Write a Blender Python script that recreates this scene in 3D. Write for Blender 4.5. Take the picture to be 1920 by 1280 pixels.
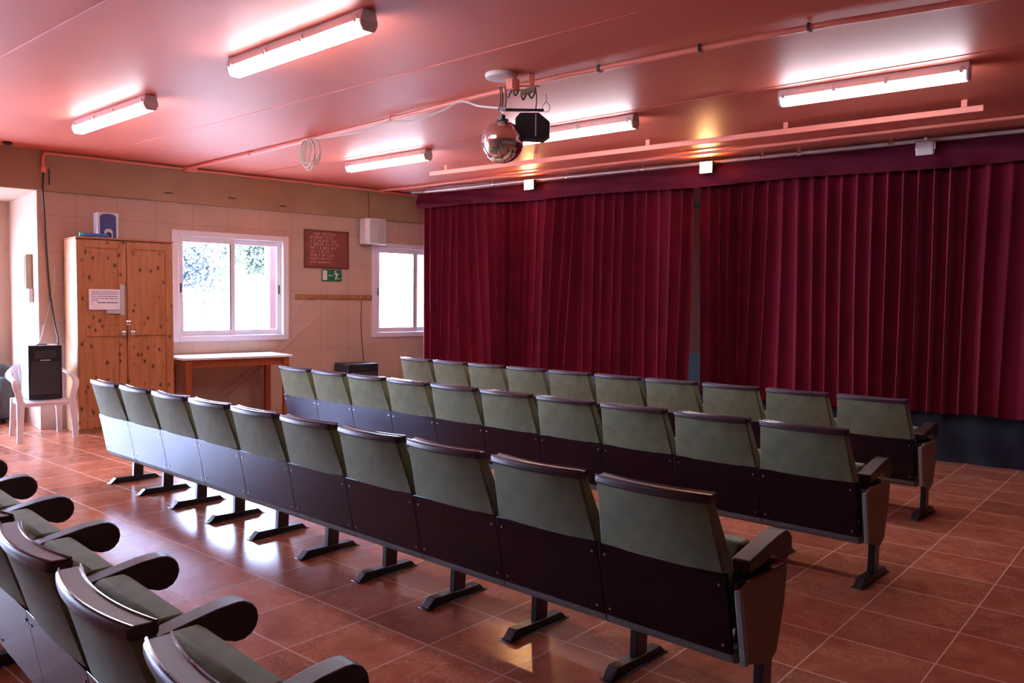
import bpy, bmesh, math, random
from mathutils import Vector, Matrix
from math import sin, cos, pi, radians as R

for o in list(bpy.data.objects):
    bpy.data.objects.remove(o)
SC = bpy.context.scene
COL = SC.collection

# ------------------------------------------------------------------ camera, sky, sun, exposure
F_PX = 1520.7                       # focal length for a 1920 px wide frame
YAW, PITCH, ROLL, CAM_H = 0.70483, 0.04974, 0.01065, 1.5359
fw = Vector((-sin(YAW)*cos(PITCH), cos(YAW)*cos(PITCH), -sin(PITCH)))
rt = Vector((cos(YAW), sin(YAW), 0)); up = rt.cross(fw)
rt2 = rt*cos(ROLL) + up*sin(ROLL); up2 = up*cos(ROLL) - rt*sin(ROLL)
cd_ = bpy.data.cameras.new('camera'); cam = bpy.data.objects.new('camera', cd_); COL.objects.link(cam)
M = Matrix((rt2, up2, -fw)).transposed().to_4x4(); M.translation = (0, 0, CAM_H)
cam.matrix_world = M
cd_.sensor_width = 36; cd_.lens = F_PX/1920*36; cd_.clip_start = 0.05; cd_.clip_end = 200
SC.camera = cam
SC.view_settings.view_transform = 'Standard'; SC.view_settings.look = 'None'
SC.view_settings.gamma = 1; SC.view_settings.use_curve_mapping = False
SC.view_settings.exposure = 1.05
SC.cycles.use_denoising = True
SC.cycles.max_bounces = 8; SC.cycles.diffuse_bounces = 5; SC.cycles.glossy_bounces = 4
SC.cycles.transparent_max_bounces = 8; SC.cycles.sample_clamp_indirect = 6

SKY_COL, SKY_STRENGTH = (0.505, 0.635, 1.0), 38.0
SUN_STRENGTH = 10.0
TUBE_STRENGTH = 22.0
FLOOD_STRENGTH = 120.0
world = bpy.data.worlds.new('sky'); SC.world = world; world.use_nodes = True
bg = world.node_tree.nodes['Background']
bg.inputs[0].default_value = (*SKY_COL, 1); bg.inputs[1].default_value = SKY_STRENGTH
sl = bpy.data.lights.new('sun', 'SUN'); sl.energy = SUN_STRENGTH; sl.angle = R(0.6); sl.color = (1, .95, .88)
sun = bpy.data.objects.new('sun', sl); COL.objects.link(sun)
sun.rotation_euler = Vector((-0.55, 0.45, -0.95)).to_track_quat('-Z', 'Y').to_euler()

# ------------------------------------------------------------------ frames of reference
AW = R(-8.0)                        # left wall: local +x into the room, +y along the wall
WN = Vector((cos(AW), sin(AW), 0)); WD = Vector((-sin(AW), cos(AW), 0)); WP = Vector((-10.12, 3.5, 0))
def W(s, off=0.0, z=0.0): return WP + WD*s + WN*off + Vector((0, 0, z))
AC = R(2.9)                         # stage front: local +x along the curtain, -y into the room
CP = Vector((-1.6, 8.9, 0)); CX = Vector((cos(AC), sin(AC), 0)); CY = Vector((-sin(AC), cos(AC), 0))
def C(s, y=0.0, z=0.0): return CP + CX*s + CY*y + Vector((0, 0, z))
TH = -0.03625                       # seat rows
RX = Vector((cos(TH), sin(TH), 0)); RY = Vector((-sin(TH), cos(TH), 0))
CEIL = 3.18

# ------------------------------------------------------------------ materials
def mat(name, col, rough=.6, metal=0.0, var=0.0, scale=8.0, bump=0.0, bscale=60.0, sheen=0.0, spec=.5, coat=0.0, emit=None, es=0.0, stretch=None, sheen_tint=None):
    m = bpy.data.materials.new(name); m.use_nodes = True
    nt = m.node_tree; b = nt.nodes['Principled BSDF']
    b.inputs['Base Color'].default_value = (*col, 1); b.inputs['Roughness'].default_value = rough
    b.inputs['Metallic'].default_value = metal; b.inputs['Specular IOR Level'].default_value = spec
    b.inputs['Sheen Weight'].default_value = sheen; b.inputs['Coat Weight'].default_value = coat
    if sheen_tint: b.inputs['Sheen Tint'].default_value = (*sheen_tint, 1)
    if emit: b.inputs['Emission Color'].default_value = (*emit, 1); b.inputs['Emission Strength'].default_value = es
    if var or bump:
        tc = nt.nodes.new('ShaderNodeTexCoord'); co = tc.outputs['Object']
        if stretch:
            mp = nt.nodes.new('ShaderNodeMapping'); mp.inputs['Scale'].default_value = stretch
            nt.links.new(co, mp.inputs[0]); co = mp.outputs[0]
    if var:
        n = nt.nodes.new('ShaderNodeTexNoise'); n.inputs['Scale'].default_value = scale; n.inputs['Detail'].default_value = 5
        nt.links.new(co, n.inputs['Vector'])
        r = nt.nodes.new('ShaderNodeValToRGB')
        r.color_ramp.elements[0].position = .3; r.color_ramp.elements[1].position = .7
        r.color_ramp.elements[0].color = (*[c*(1-var) for c in col], 1)
        r.color_ramp.elements[1].color = (*[min(1, c*(1+var)) for c in col], 1)
        nt.links.new(n.outputs['Fac'], r.inputs[0]); nt.links.new(r.outputs[0], b.inputs['Base Color'])
    if bump:
        n2 = nt.nodes.new('ShaderNodeTexNoise'); n2.inputs['Scale'].default_value = bscale; n2.inputs['Detail'].default_value = 3
        nt.links.new(co, n2.inputs['Vector'])
        bp = nt.nodes.new('ShaderNodeBump'); bp.inputs['Strength'].default_value = bump; bp.inputs['Distance'].default_value = .01
        nt.links.new(n2.outputs['Fac'], bp.inputs['Height']); nt.links.new(bp.outputs[0], b.inputs['Normal'])
    return m

def mathn(nt, op, a, b=None, c=None):
    n = nt.nodes.new('ShaderNodeMath'); n.operation = op
    for i, v in enumerate((a, b, c)):
        if v is None: continue
        if isinstance(v, (int, float)): n.inputs[i].default_value = v
        else: nt.links.new(v, n.inputs[i])
    return n.outputs[0]

def mixc(nt, fac, a, b, blend='MIX'):
    n = nt.nodes.new('ShaderNodeMix'); n.data_type = 'RGBA'; n.blend_type = blend
    for s, v in ((n.inputs[0], fac), (n.inputs[6], a), (n.inputs[7], b)):
        if isinstance(v, (int, float)): s.default_value = v
        elif isinstance(v, tuple): s.default_value = (*v, 1)
        else: nt.links.new(v, s)
    return n.outputs[2]

def noise(nt, co, scale, detail=4, rough=.5, dist=0.0):
    n = nt.nodes.new('ShaderNodeTexNoise'); n.inputs['Scale'].default_value = scale; n.inputs['Detail'].default_value = detail
    n.inputs['Roughness'].default_value = rough; n.inputs['Distortion'].default_value = dist
    nt.links.new(co, n.inputs['Vector']); return n.outputs['Fac']

def ramp(nt, fac, *stops):
    r = nt.nodes.new('ShaderNodeValToRGB'); e = r.color_ramp.elements
    while len(e) < len(stops): e.new(.5)
    for el, (p, c) in zip(e, stops): el.position = p; el.color = (*c, 1) if len(c) == 3 else c
    nt.links.new(fac, r.inputs[0]); return r.outputs[0]

def floor_mat():
    m = bpy.data.materials.new('terracotta_tile'); m.use_nodes = True; nt = m.node_tree; b = nt.nodes['Principled BSDF']
    tc = nt.nodes.new('ShaderNodeTexCoord'); co = tc.outputs['Object']
    sp = nt.nodes.new('ShaderNodeSeparateXYZ'); nt.links.new(co, sp.inputs[0])
    T = 0.4393
    u = mathn(nt, 'DIVIDE', sp.outputs[0], T); v = mathn(nt, 'DIVIDE', sp.outputs[1], T)
    def line(t, w):
        f = mathn(nt, 'FRACT', t); d = mathn(nt, 'ABSOLUTE', mathn(nt, 'SUBTRACT', f, .5))
        return mathn(nt, 'GREATER_THAN', d, .5-w)
    g = mathn(nt, 'MAXIMUM', line(u, .0065), line(v, .0085))
    cb = nt.nodes.new('ShaderNodeCombineXYZ')
    nt.links.new(mathn(nt, 'FLOOR', u), cb.inputs[0]); nt.links.new(mathn(nt, 'FLOOR', v), cb.inputs[1])
    wn = nt.nodes.new('ShaderNodeTexWhiteNoise'); nt.links.new(cb.outputs[0], wn.inputs['Vector'])
    # shift the marbling per tile
    add = nt.nodes.new('ShaderNodeVectorMath'); add.operation = 'MULTIPLY_ADD'
    nt.links.new(wn.outputs['Color'], add.inputs[0]); add.inputs[1].default_value = (7, 7, 7); nt.links.new(co, add.inputs[2])
    cc = add.outputs[0]
    n1 = noise(nt, cc, 5, 6, .65, .8)
    c1 = ramp(nt, n1, (.25, (.31, .088, .046)), (.5, (.44, .142, .076)), (.75, (.57, .215, .125)))
    # pale scratch-like veins
    n2 = noise(nt, cc, 9, 5, .6, 2.2)
    vein = mathn(nt, 'LESS_THAN', mathn(nt, 'ABSOLUTE', mathn(nt, 'SUBTRACT', n2, .5)), .010)
    n3 = noise(nt, cc, 3, 2)
    vein = mathn(nt, 'MULTIPLY', vein, mathn(nt, 'GREATER_THAN', n3, .47))
    c2 = mixc(nt, mathn(nt, 'MULTIPLY', vein, .55), c1, (.66, .40, .27))
    tv = mathn(nt, 'MULTIPLY_ADD', wn.outputs['Value'], .35, .82)
    hs = nt.nodes.new('ShaderNodeHueSaturation'); nt.links.new(c2, hs.inputs['Color']); nt.links.new(tv, hs.inputs['Value'])
    col = mixc(nt, g, hs.outputs[0], (.66, .40, .31))
    nt.links.new(col, b.inputs['Base Color'])
    rg = mathn(nt, 'MULTIPLY_ADD', noise(nt, co, 2.2, 3), .10, .17)
    rg = mathn(nt, 'ADD', rg, mathn(nt, 'MULTIPLY', g, .4)); nt.links.new(rg, b.inputs['Roughness'])
    bp = nt.nodes.new('ShaderNodeBump'); bp.inputs['Strength'].default_value = .25; bp.inputs['Distance'].default_value = .004
    nt.links.new(mathn(nt, 'SUBTRACT', mathn(nt, 'MULTIPLY', n1, .35), g), bp.inputs['Height']); nt.links.new(bp.outputs[0], b.inputs['Normal'])
    b.inputs['Specular IOR Level'].default_value = .55
    return m

def wall_mat(name, col, pu=.45, pv=.41, v0=0.0, u0=0.0, line=.55):
    m = bpy.data.materials.new(name); m.use_nodes = True; nt = m.node_tree; b = nt.nodes['Principled BSDF']
    tc = nt.nodes.new('ShaderNodeTexCoord'); co = tc.outputs['Object']
    sp = nt.nodes.new('ShaderNodeSeparateXYZ'); nt.links.new(co, sp.inputs[0])
    def ln(t, p, o, w):
        f = mathn(nt, 'FRACT', mathn(nt, 'DIVIDE', mathn(nt, 'SUBTRACT', t, o), p))
        return mathn(nt, 'GREATER_THAN', mathn(nt, 'ABSOLUTE', mathn(nt, 'SUBTRACT', f, .5)), .5-w)
    g = mathn(nt, 'MAXIMUM', ln(sp.outputs[1], pu, u0, .008), ln(sp.outputs[2], pv, v0, .008))
    n = noise(nt, co, 1.7, 5)
    base = ramp(nt, n, (.3, tuple(c*.90 for c in col)), (.7, tuple(min(1, c*1.06) for c in col)))
    fac = mathn(nt, 'MULTIPLY', g, line)
    c = mixc(nt, fac, base, tuple(k*.55 for k in col))
    nt.links.new(c, b.inputs['Base Color']); b.inputs['Roughness'].default_value = .62
    bp = nt.nodes.new('ShaderNodeBump'); bp.inputs['Strength'].default_value = .35; bp.inputs['Distance'].default_value = .004
    nt.links.new(mathn(nt, 'SUBTRACT', mathn(nt, 'MULTIPLY', noise(nt, co, 90, 3), .15), g), bp.inputs['Height'])
    nt.links.new(bp.outputs[0], b.inputs['Normal'])
    return m

def ceiling_mat():
    m = bpy.data.materials.new('coral_ceiling_paint'); m.use_nodes = True; nt = m.node_tree; b = nt.nodes['Principled BSDF']
    tc = nt.nodes.new('ShaderNodeTexCoord'); co = tc.outputs['Object']
    n = noise(nt, co, .9, 4)
    c = ramp(nt, n, (.3, (.56, .13, .084)), (.7, (.64, .152, .098)))
    nt.links.new(c, b.inputs['Base Color']); b.inputs['Roughness'].default_value = .5
    bp = nt.nodes.new('ShaderNodeBump'); bp.inputs['Strength'].default_value = .12; bp.inputs['Distance'].default_value = .01
    nt.links.new(noise(nt, co, 2.2, 5), bp.inputs['Height']); nt.links.new(bp.outputs[0], b.inputs['Normal'])
    return m

def pine_mat(name, c0, c1, knot, rough=.38, knots=True):
    m = bpy.data.materials.new(name); m.use_nodes = True; nt = m.node_tree; b = nt.nodes['Principled BSDF']
    tc = nt.nodes.new('ShaderNodeTexCoord')
    mp = nt.nodes.new('ShaderNodeMapping'); mp.inputs['Scale'].default_value = (14, 14, 1.1); nt.links.new(tc.outputs['Object'], mp.inputs[0])
    n = noise(nt, mp.outputs[0], 1.6, 6, .55, .6)
    c = ramp(nt, n, (.3, c0), (.7, c1))
    if knots:
        mp2 = nt.nodes.new('ShaderNodeMapping'); mp2.inputs['Scale'].default_value = (11, 11, 7.0); nt.links.new(tc.outputs['Object'], mp2.inputs[0])
        vo = nt.nodes.new('ShaderNodeTexVoronoi'); vo.inputs['Scale'].default_value = 1.15; nt.links.new(mp2.outputs[0], vo.inputs['Vector'])
        k = ramp(nt, vo.outputs['Distance'], (.10, (1, 1, 1)), (.20, (.35, .35, .35)), (.30, (0, 0, 0)))
        c = mixc(nt, k, c, knot)
    nt.links.new(c, b.inputs['Base Color']); b.inputs['Roughness'].default_value = rough
    return m

def glass_mat():
    m = bpy.data.materials.new('window_glass'); m.use_nodes = True; nt = m.node_tree; nt.nodes.clear()
    out = nt.nodes.new('ShaderNodeOutputMaterial'); mx = nt.nodes.new('ShaderNodeMixShader')
    tr = nt.nodes.new('ShaderNodeBsdfTransparent'); gl = nt.nodes.new('ShaderNodeBsdfGlossy'); gl.inputs['Roughness'].default_value = .02
    tr.inputs[0].default_value = (.96, .97, .97, 1); mx.inputs[0].default_value = .06
    nt.links.new(tr.outputs[0], mx.inputs[1]); nt.links.new(gl.outputs[0], mx.inputs[2]); nt.links.new(mx.outputs[0], out.inputs[0])
    return m

def velvet_mat(name, col, tint, sheen=1.0):
    m = mat(name, col, .8, sheen=sheen, spec=.1, sheen_tint=tint, var=.18, scale=3)
    m.node_tree.nodes['Principled BSDF'].inputs['Sheen Roughness'].default_value = .32
    return m

def emit_mat(name, col, s):
    m = bpy.data.materials.new(name); m.use_nodes = True; nt = m.node_tree; nt.nodes.clear()
    out = nt.nodes.new('ShaderNodeOutputMaterial'); e = nt.nodes.new('ShaderNodeEmission')
    e.inputs[0].default_value = (*col, 1); e.inputs[1].default_value = s; nt.links.new(e.outputs[0], out.inputs[0])
    return m

FLOOR_M = floor_mat()
WALL_M = wall_mat('peach_wall_panels', (.53, .378, .292), v0=2.46, u0=.45)
PLAIN_WALL_M = mat('peach_wall_paint', (.53, .378, .292), .6, var=.06, scale=2)
DIM_WALL_M = mat('bounce_cutting_dark_wall', (.16, .07, .06), .6, var=.08, scale=2)  # unseen walls coloured dark to cut bounced light on the seat backs
BEAM_M = mat('tan_beam_paint', (.36, .235, .14), .6, var=.10, scale=2.5)
CEIL_M = ceiling_mat()
CORAL_M = mat('coral_conduit_paint', (.85, .26, .19), .4, var=.05, scale=5)
ALU_M = mat('white_lacquered_aluminium', (.74, .70, .74), .35, var=.03)
GLASS_M = glass_mat()
BLACK_PLASTIC = mat('black_plastic', (.012, .011, .013), .42, var=.1, scale=30)
DARK_RUBBER = mat('dark_gasket', (.03, .03, .035), .7, var=.1)
FABRIC_M = mat('green_velour', (.140, .159, .084), .85, var=.2, scale=11, bump=.25, bscale=260, sheen=.35, spec=.2, sheen_tint=(.8, .85, .7))
CAP_M = mat('maroon_brown_trim', (.045, .019, .026), .36, var=.12, scale=40, bump=.08, bscale=300)
PIPE_M = mat('glossy_dark_piping', (.075, .05, .07), .16, var=.1, scale=40, spec=.8)
PANEL_M = mat('dark_brown_moulded_plastic', (.012, .004, .006), .20, var=.08, scale=20, spec=.36)
PANEL_M.node_tree.nodes['Principled BSDF'].inputs['Specular Tint'].default_value = (.50, .62, 1, 1)  # blue of the reflected daylight put into the specular tint
PAN_M = mat('grey_seat_pan', (.14, .16, .155), .42, var=.08)
LEG_M = mat('black_painted_steel', (.016, .016, .020), .33, var=.1, scale=30, spec=.6)
ARM_M = mat('brown_armrest_plastic', (.036, .019, .018), .42, var=.12, scale=30, bump=.1, bscale=250)
SIDE_M = mat('olive_side_panel', (.15, .085, .026), .7, var=.1, scale=10, sheen=.2)
SIDE_EDGE_M = mat('grey_green_edge', (.22, .24, .22), .45, var=.05)
STEEL_M = mat('bright_steel', (.75, .75, .77), .25, 1.0, var=.05)
CHROME_M = mat('chromed_tube', (.66, .68, .72), .3, .55, var=.04, scale=20)
VELVET_M = velvet_mat('crimson_velvet', (.112, .0045, .016), (1, .18, .28), 1.0)
VALANCE_M = velvet_mat('crimson_velvet_valance', (.085, .006, .018), (1, .16, .28), .25)
SKIRT_M = mat('navy_stage_cloth', (.007, .009, .020), .6, var=.15, scale=4, spec=.3)
STAGE_M = mat('stage_boards', (.05, .045, .04), .7, var=.2)
BACKDROP_M = mat('rust_backdrop', (.30, .055, .03), .8, var=.1, scale=2)
PINE_M = pine_mat('knotty_pine', (.34, .135, .050), (.50, .225, .090), (.075, .018, .007))
PINE_SIDE_M = pine_mat('pine_carcass', (.50, .27, .13), (.62, .36, .19), (.2, .09, .03))
TABLE_LEG_M = pine_mat('orange_stained_wood', (.26, .055, .012), (.34, .085, .020), (.1, .02, .01), knots=False)
TABLE_TOP_M = mat('pale_laminate', (.62, .58, .58), .22, var=.04)
WHITE_PL = mat('white_plastic', (.74, .71, .73), .35, var=.03)
HOUSING_M = mat('white_lamp_housing', (.82, .80, .80), .45, var=.03)
GREY_PL = mat('grey_housing', (.50, .50, .50), .5, var=.04)
PAPER_M = mat('white_paper', (.82, .80, .88), .8, var=.02)
INK_M = mat('dark_ink', (.06, .06, .09), .8, var=.1)
GREEN_SIGN = mat('green_sign', (.004, .17, .075), .45, var=.05)
SIGN_WHITE = mat('sign_white', (.70, .72, .66), .5, var=.03)
BOARD_M = mat('oxblood_board', (.22, .055, .040), .6, var=.1, scale=6)
BOARD_FRAME = mat('oxblood_frame', (.13, .032, .025), .5, var=.1)
CHALK_M = mat('faded_pink_chalk', (.66, .38, .33), .9, var=.15, scale=40)
SOFA_M = mat('charcoal_upholstery', (.075, .085, .085), .75, var=.12)
NAVY_M = mat('navy_plastic', (.05, .06, .22), .4, var=.05)
SILVER_PL = mat('silver_plastic', (.60, .62, .68), .3, .3, var=.04)
BLUE_M = mat('blue_folder', (.05, .18, .55), .4, var=.1)
CYAN_M = mat('cyan_cap', (.05, .55, .75), .4, var=.05)
CORD_WHITE = mat('white_cord', (.70, .62, .56), .6, var=.05)
CORD_PINK = mat('painted_cord', (.62, .36, .28), .6, var=.05)
CORD_DARK = mat('dark_cord', (.03, .022, .02), .5, var=.05)
MIRROR_M = mat('mirror_tiles', (.88, .88, .88), .06, 1.0, var=.04, scale=50)
TUBE_M = emit_mat('fluorescent_diffuser', (.93, .90, 1.0), TUBE_STRENGTH)
FLOOD_M = emit_mat('halogen_glass', (1.0, .52, .20), FLOOD_STRENGTH)
LEAF_M = mat('grey_green_leaf', (.035, .05, .025), .6, var=.4, scale=3)
LEAF2_M = mat('blue_green_leaf', (.04, .05, .055), .6, var=.4, scale=3)
BARK_M = mat('bark', (.10, .07, .05), .9, var=.3, scale=10)
TERRACE_M = mat('pale_terrace', (.66, .64, .60), .8, var=.05)
WHITEWASH_M = mat('whitewash', (.85, .85, .83), .8, var=.03)
PLUM_M = mat('plum_post_paint', (.05, .016, .022), .7, var=.08)
CARD_M = mat('cream_card', (.46, .40, .28), .5, var=.08)

# ------------------------------------------------------------------ mesh helpers
class MB:
    def __init__(s): s.v = []; s.f = []
    def add(s, v, f):
        o = len(s.v); s.v += [tuple(p) for p in v]; s.f += [tuple(i+o for i in q) for q in f]; return s
    def box(s, x0, x1, y0, y1, z0, z1):
        v = [(x, y, z) for z in (z0, z1) for y in (y0, y1) for x in (x0, x1)]
        return s.add(v, [(0, 2, 3, 1), (4, 5, 7, 6), (0, 1, 5, 4), (1, 3, 7, 5), (3, 2, 6, 7), (2, 0, 4, 6)])
    def prism(s, pts, a, b, axis='x'):
        # polygon given in the two other axes, extruded along axis from a to b
        def P(p, t):
            return {'x': (t, p[0], p[1]), 'y': (p[0], t, p[1]), 'z': (p[0], p[1], t)}[axis]
        n = len(pts)
        v = [P(p, a) for p in pts] + [P(p, b) for p in pts]
        return s.add(v, [tuple(range(n))[::-1], tuple(range(n, 2*n))] + [(i, (i+1) % n, n+(i+1) % n, n+i) for i in range(n)])
    def tube(s, pts, r, n=8, flat=None, cap=True):
        pts = [Vector(p) for p in pts]; m = len(pts)
        rr = r if isinstance(r, (list, tuple)) else [r]*m
        t0 = (pts[1]-pts[0]).normalized()
        ref = Vector((0, 0, 1)) if abs(t0.z) < .9 else Vector((1, 0, 0))
        nrm = t0.cross(ref).normalized(); v = []
        for i in range(m):
            t = ((pts[min(i+1, m-1)]-pts[max(i-1, 0)])).normalized()
            nrm = (nrm - t*nrm.dot(t)).normalized(); bn = t.cross(nrm)
            a, b = (rr[i], rr[i]) if flat is None else (rr[i]*flat[0], rr[i]*flat[1])
            for k in range(n):
                an = 2*pi*k/n; v.append(pts[i] + nrm*cos(an)*a + bn*sin(an)*b)
        f = [(i*n+k, i*n+(k+1) % n, (i+1)*n+(k+1) % n, (i+1)*n+k) for i in range(m-1) for k in range(n)]
        if cap: f += [tuple(range(n))[::-1], tuple((m-1)*n+k for k in range(n))]
        return s.add(v, f)
    def lathe(s, prof, n=24, c=(0, 0, 0), axis='z'):
        v = []
        for r, h in prof:
            for k in range(n):
                a = 2*pi*k/n; p = (r*cos(a), r*sin(a), h)
                if axis == 'x': p = (h, r*cos(a), r*sin(a))
                if axis == 'y': p = (r*sin(a), h, r*cos(a))
                v.append((p[0]+c[0], p[1]+c[1], p[2]+c[2]))
        m = len(prof)
        f = [(i*n+k, i*n+(k+1) % n, (i+1)*n+(k+1) % n, (i+1)*n+k) for i in range(m-1) for k in range(n)]
        f += [tuple(range(n))[::-1], tuple((m-1)*n+k for k in range(n))]
        return s.add(v, f)
    def grid(s, fn, nu, nv):
        v = [fn(i/nu, j/nv) for j in range(nv+1) for i in range(nu+1)]; w = nu+1
        return s.add(v, [(j*w+i, j*w+i+1, (j+1)*w+i+1, (j+1)*w+i) for j in range(nv) for i in range(nu)])
    def slab(s, fa, fb, nu, nv):
        # closed body between two surfaces fa(u,v), fb(u,v)
        w = nu+1; n = w*(nv+1); o = len(s.v)
        s.v += [tuple(fa(i/nu, j/nv)) for j in range(nv+1) for i in range(nu+1)]
        s.v += [tuple(fb(i/nu, j/nv)) for j in range(nv+1) for i in range(nu+1)]
        for j in range(nv):
            for i in range(nu):
                q = (j*w+i, j*w+i+1, (j+1)*w+i+1, (j+1)*w+i)
                s.f.append(tuple(o+k for k in q)); s.f.append(tuple(o+n+k for k in q[::-1]))
        ring = [i for i in range(w)] + [j*w+nu for j in range(1, nv+1)] + [nv*w+i for i in range(nu-1, -1, -1)] + [j*w for j in range(nv-1, 0, -1)]
        for a, b in zip(ring, ring[1:]+ring[:1]): s.f.append((o+b, o+a, o+n+a, o+n+b))
        return s
    def build(s, name, m, parent=None, loc=None, rotz=0.0, bevel=0.0, smooth=False, segs=2):
        me = bpy.data.meshes.new(name); me.from_pydata(s.v, [], s.f)
        bm = bmesh.new(); bm.from_mesh(me); bmesh.ops.recalc_face_normals(bm, faces=bm.faces)
        bm.to_mesh(me); bm.free()
        me.materials.append(m); o = bpy.data.objects.new(name, me); COL.objects.link(o)
        if parent: o.parent = parent
        if loc is not None: o.location = loc
        o.rotation_euler = (0, 0, rotz)
        if bevel:
            bv = o.modifiers.new('bevel', 'BEVEL'); bv.width = bevel; bv.segments = segs; bv.limit_method = 'ANGLE'; bv.angle_limit = R(40)
        if smooth or bevel:
            me.shade_smooth(); me.set_sharp_from_angle(angle=R(38))
        return o

def tag(o, label, cat, group=None, kind=None):
    if label: o['label'] = label
    if cat: o['category'] = cat
    if group: o['group'] = group
    if kind: o['kind'] = kind
    return o
def thing(name, label, cat, loc, rotz=0.0, group=None):
    o = bpy.data.objects.new(name, None); o.empty_display_size = .1; COL.objects.link(o)
    o.location = loc; o.rotation_euler = (0, 0, rotz)
    return tag(o, label, cat, group)
def struct(o): o['kind'] = 'structure'; return o
def copy_tree(o, parent=None):
    c = o.copy(); COL.objects.link(c)
    if parent: c.parent = parent
    for ch in o.children: copy_tree(ch, c)
    return c
def spline(pts, n=8):
    pts = [Vector(p) for p in pts]; out = []
    for i in range(len(pts)-1):
        p0 = pts[max(i-1, 0)]; p1 = pts[i]; p2 = pts[i+1]; p3 = pts[min(i+2, len(pts)-1)]
        for k in range(n):
            t = k/n
            out.append(.5*((2*p1)+(p2-p0)*t+(2*p0-5*p1+4*p2-p3)*t*t+(3*p1-p0-3*p2+p3)*t**3))
    out.append(pts[-1]); return out

# ------------------------------------------------------------------ the room
OP0 = -5.2                           # opening into the porch, from OP0 to .05
FT = (-1.25330, 3.34708)             # a corner of the tile grid
plan = [W(9.6, -.2), W(.25, -.2), W(.25, -1.8), W(OP0-.2, -1.8), W(OP0-.2, -.2), W(-7.4, -.2)]
plan = [(p.x, p.y) for p in plan] + [(3.2, -3.7), (3.2, 12.9)]
struct(MB().prism([(x-FT[0], y-FT[1]) for x, y in plan], -.2, 0, 'z').build('floor', FLOOR_M, loc=(FT[0], FT[1], 0)))
struct(MB().prism(plan, CEIL, CEIL+.2, 'z').build('ceiling', CEIL_M))
# boards of the ceiling: thin cover strips at their joints
for k, (y, t) in enumerate(((2.02, -.004), (4.02, -.0075), (6.05, .004))):
    m = MB().box(-9.9, 2.8, -.022, .022, CEIL-.005, CEIL+.01)
    struct(m.build('trim_%d' % (k+3), CEIL_M, loc=(0, y - .0 , 0), rotz=t, bevel=.003))

def wall_part(mb, s0, s1, z0, z1): mb.box(-.2, 0, s0, s1, z0, z1)
WIN = ((1.56, 3.08), (4.48, 6.02)); WZ0, WZ1 = .99, 2.37
mb = MB()
wall_part(mb, .05, WIN[0][0], 0, CEIL)
for (a, b), nxt in zip(WIN, (WIN[1][0], 9.6)):
    wall_part(mb, a, b, 0, WZ0); wall_part(mb, a, b, WZ1, CEIL); wall_part(mb, b, nxt, 0, CEIL)
wall_part(mb, OP0, .05, 2.73, CEIL); wall_part(mb, -7.6, OP0, 0, CEIL)
struct(mb.build('wall_left', WALL_M, loc=WP, rotz=AW))
struct(MB().box(0, .045, -8, 6.3, 2.73, CEIL).build('trim_1', BEAM_M, loc=WP, rotz=AW, bevel=.004))
# porch beyond the opening
struct(MB().box(-1.6, -.2, .05, .25, 0, CEIL).build('wall_porch', PLAIN_WALL_M, loc=WP, rotz=AW))
struct(MB().box(-1.6, -.2, OP0-.2, OP0, 0, CEIL).build('wall_porch_side', PLAIN_WALL_M, loc=WP, rotz=AW))
D0, D1, DZ = -4.9, -.5, 2.4       # glazed entrance in the back of the porch
mb = MB().box(-1.8, -1.6, OP0-.2, D0, 0, CEIL).box(-1.8, -1.6, D1, .25, 0, CEIL).box(-1.8, -1.6, D0, D1, DZ, CEIL)
struct(mb.build('wall_porch_back', PLAIN_WALL_M, loc=WP, rotz=AW))
struct(MB().box(-1.6, -.2, OP0, .05, 2.73, 2.85).build('ceiling_porch', PLAIN_WALL_M, loc=WP, rotz=AW))
struct(MB().box(3.0, 3.2, -4.5, 13, 0, CEIL).build('wall_right', DIM_WALL_M))
struct(MB().box(-12, 3.2, -3.7, -3.5, 0, CEIL).build('wall_near', DIM_WALL_M))
struct(MB().box(-13, 3.2, 12, 12.2, 0, CEIL).build('wall_far', BACKDROP_M))
# glazed double door
dr = thing('door_1', None, None, W((D0+D1)/2, -1.7), AW); struct(dr)
hw = (D1-D0)/2
mb = MB().box(-.04, .04, -hw, -hw+.06, 0, DZ).box(-.04, .04, hw-.06, hw, 0, DZ).box(-.04, .04, -hw+.06, hw-.06, DZ-.06, DZ)
mb.build('door_frame', ALU_M, dr, bevel=.004)
for sgn in (-1, 1):
    y0, y1 = (-hw+.065, -.005) if sgn < 0 else (.005, hw-.065)
    lf = MB().box(-.025, .025, y0, y0+.08, .01, DZ-.07).box(-.025, .025, y1-.08, y1, .01, DZ-.07).box(-.025, .025, y0+.08, y1-.08, .01, .16).box(-.025, .025, y0+.08, y1-.08, DZ-.15, DZ-.07).build('door_leaf', ALU_M, dr, bevel=.003)
    MB().box(-.004, .004, y0+.08, y1-.08, .16, DZ-.15).build('pane', GLASS_M, lf)

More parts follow.
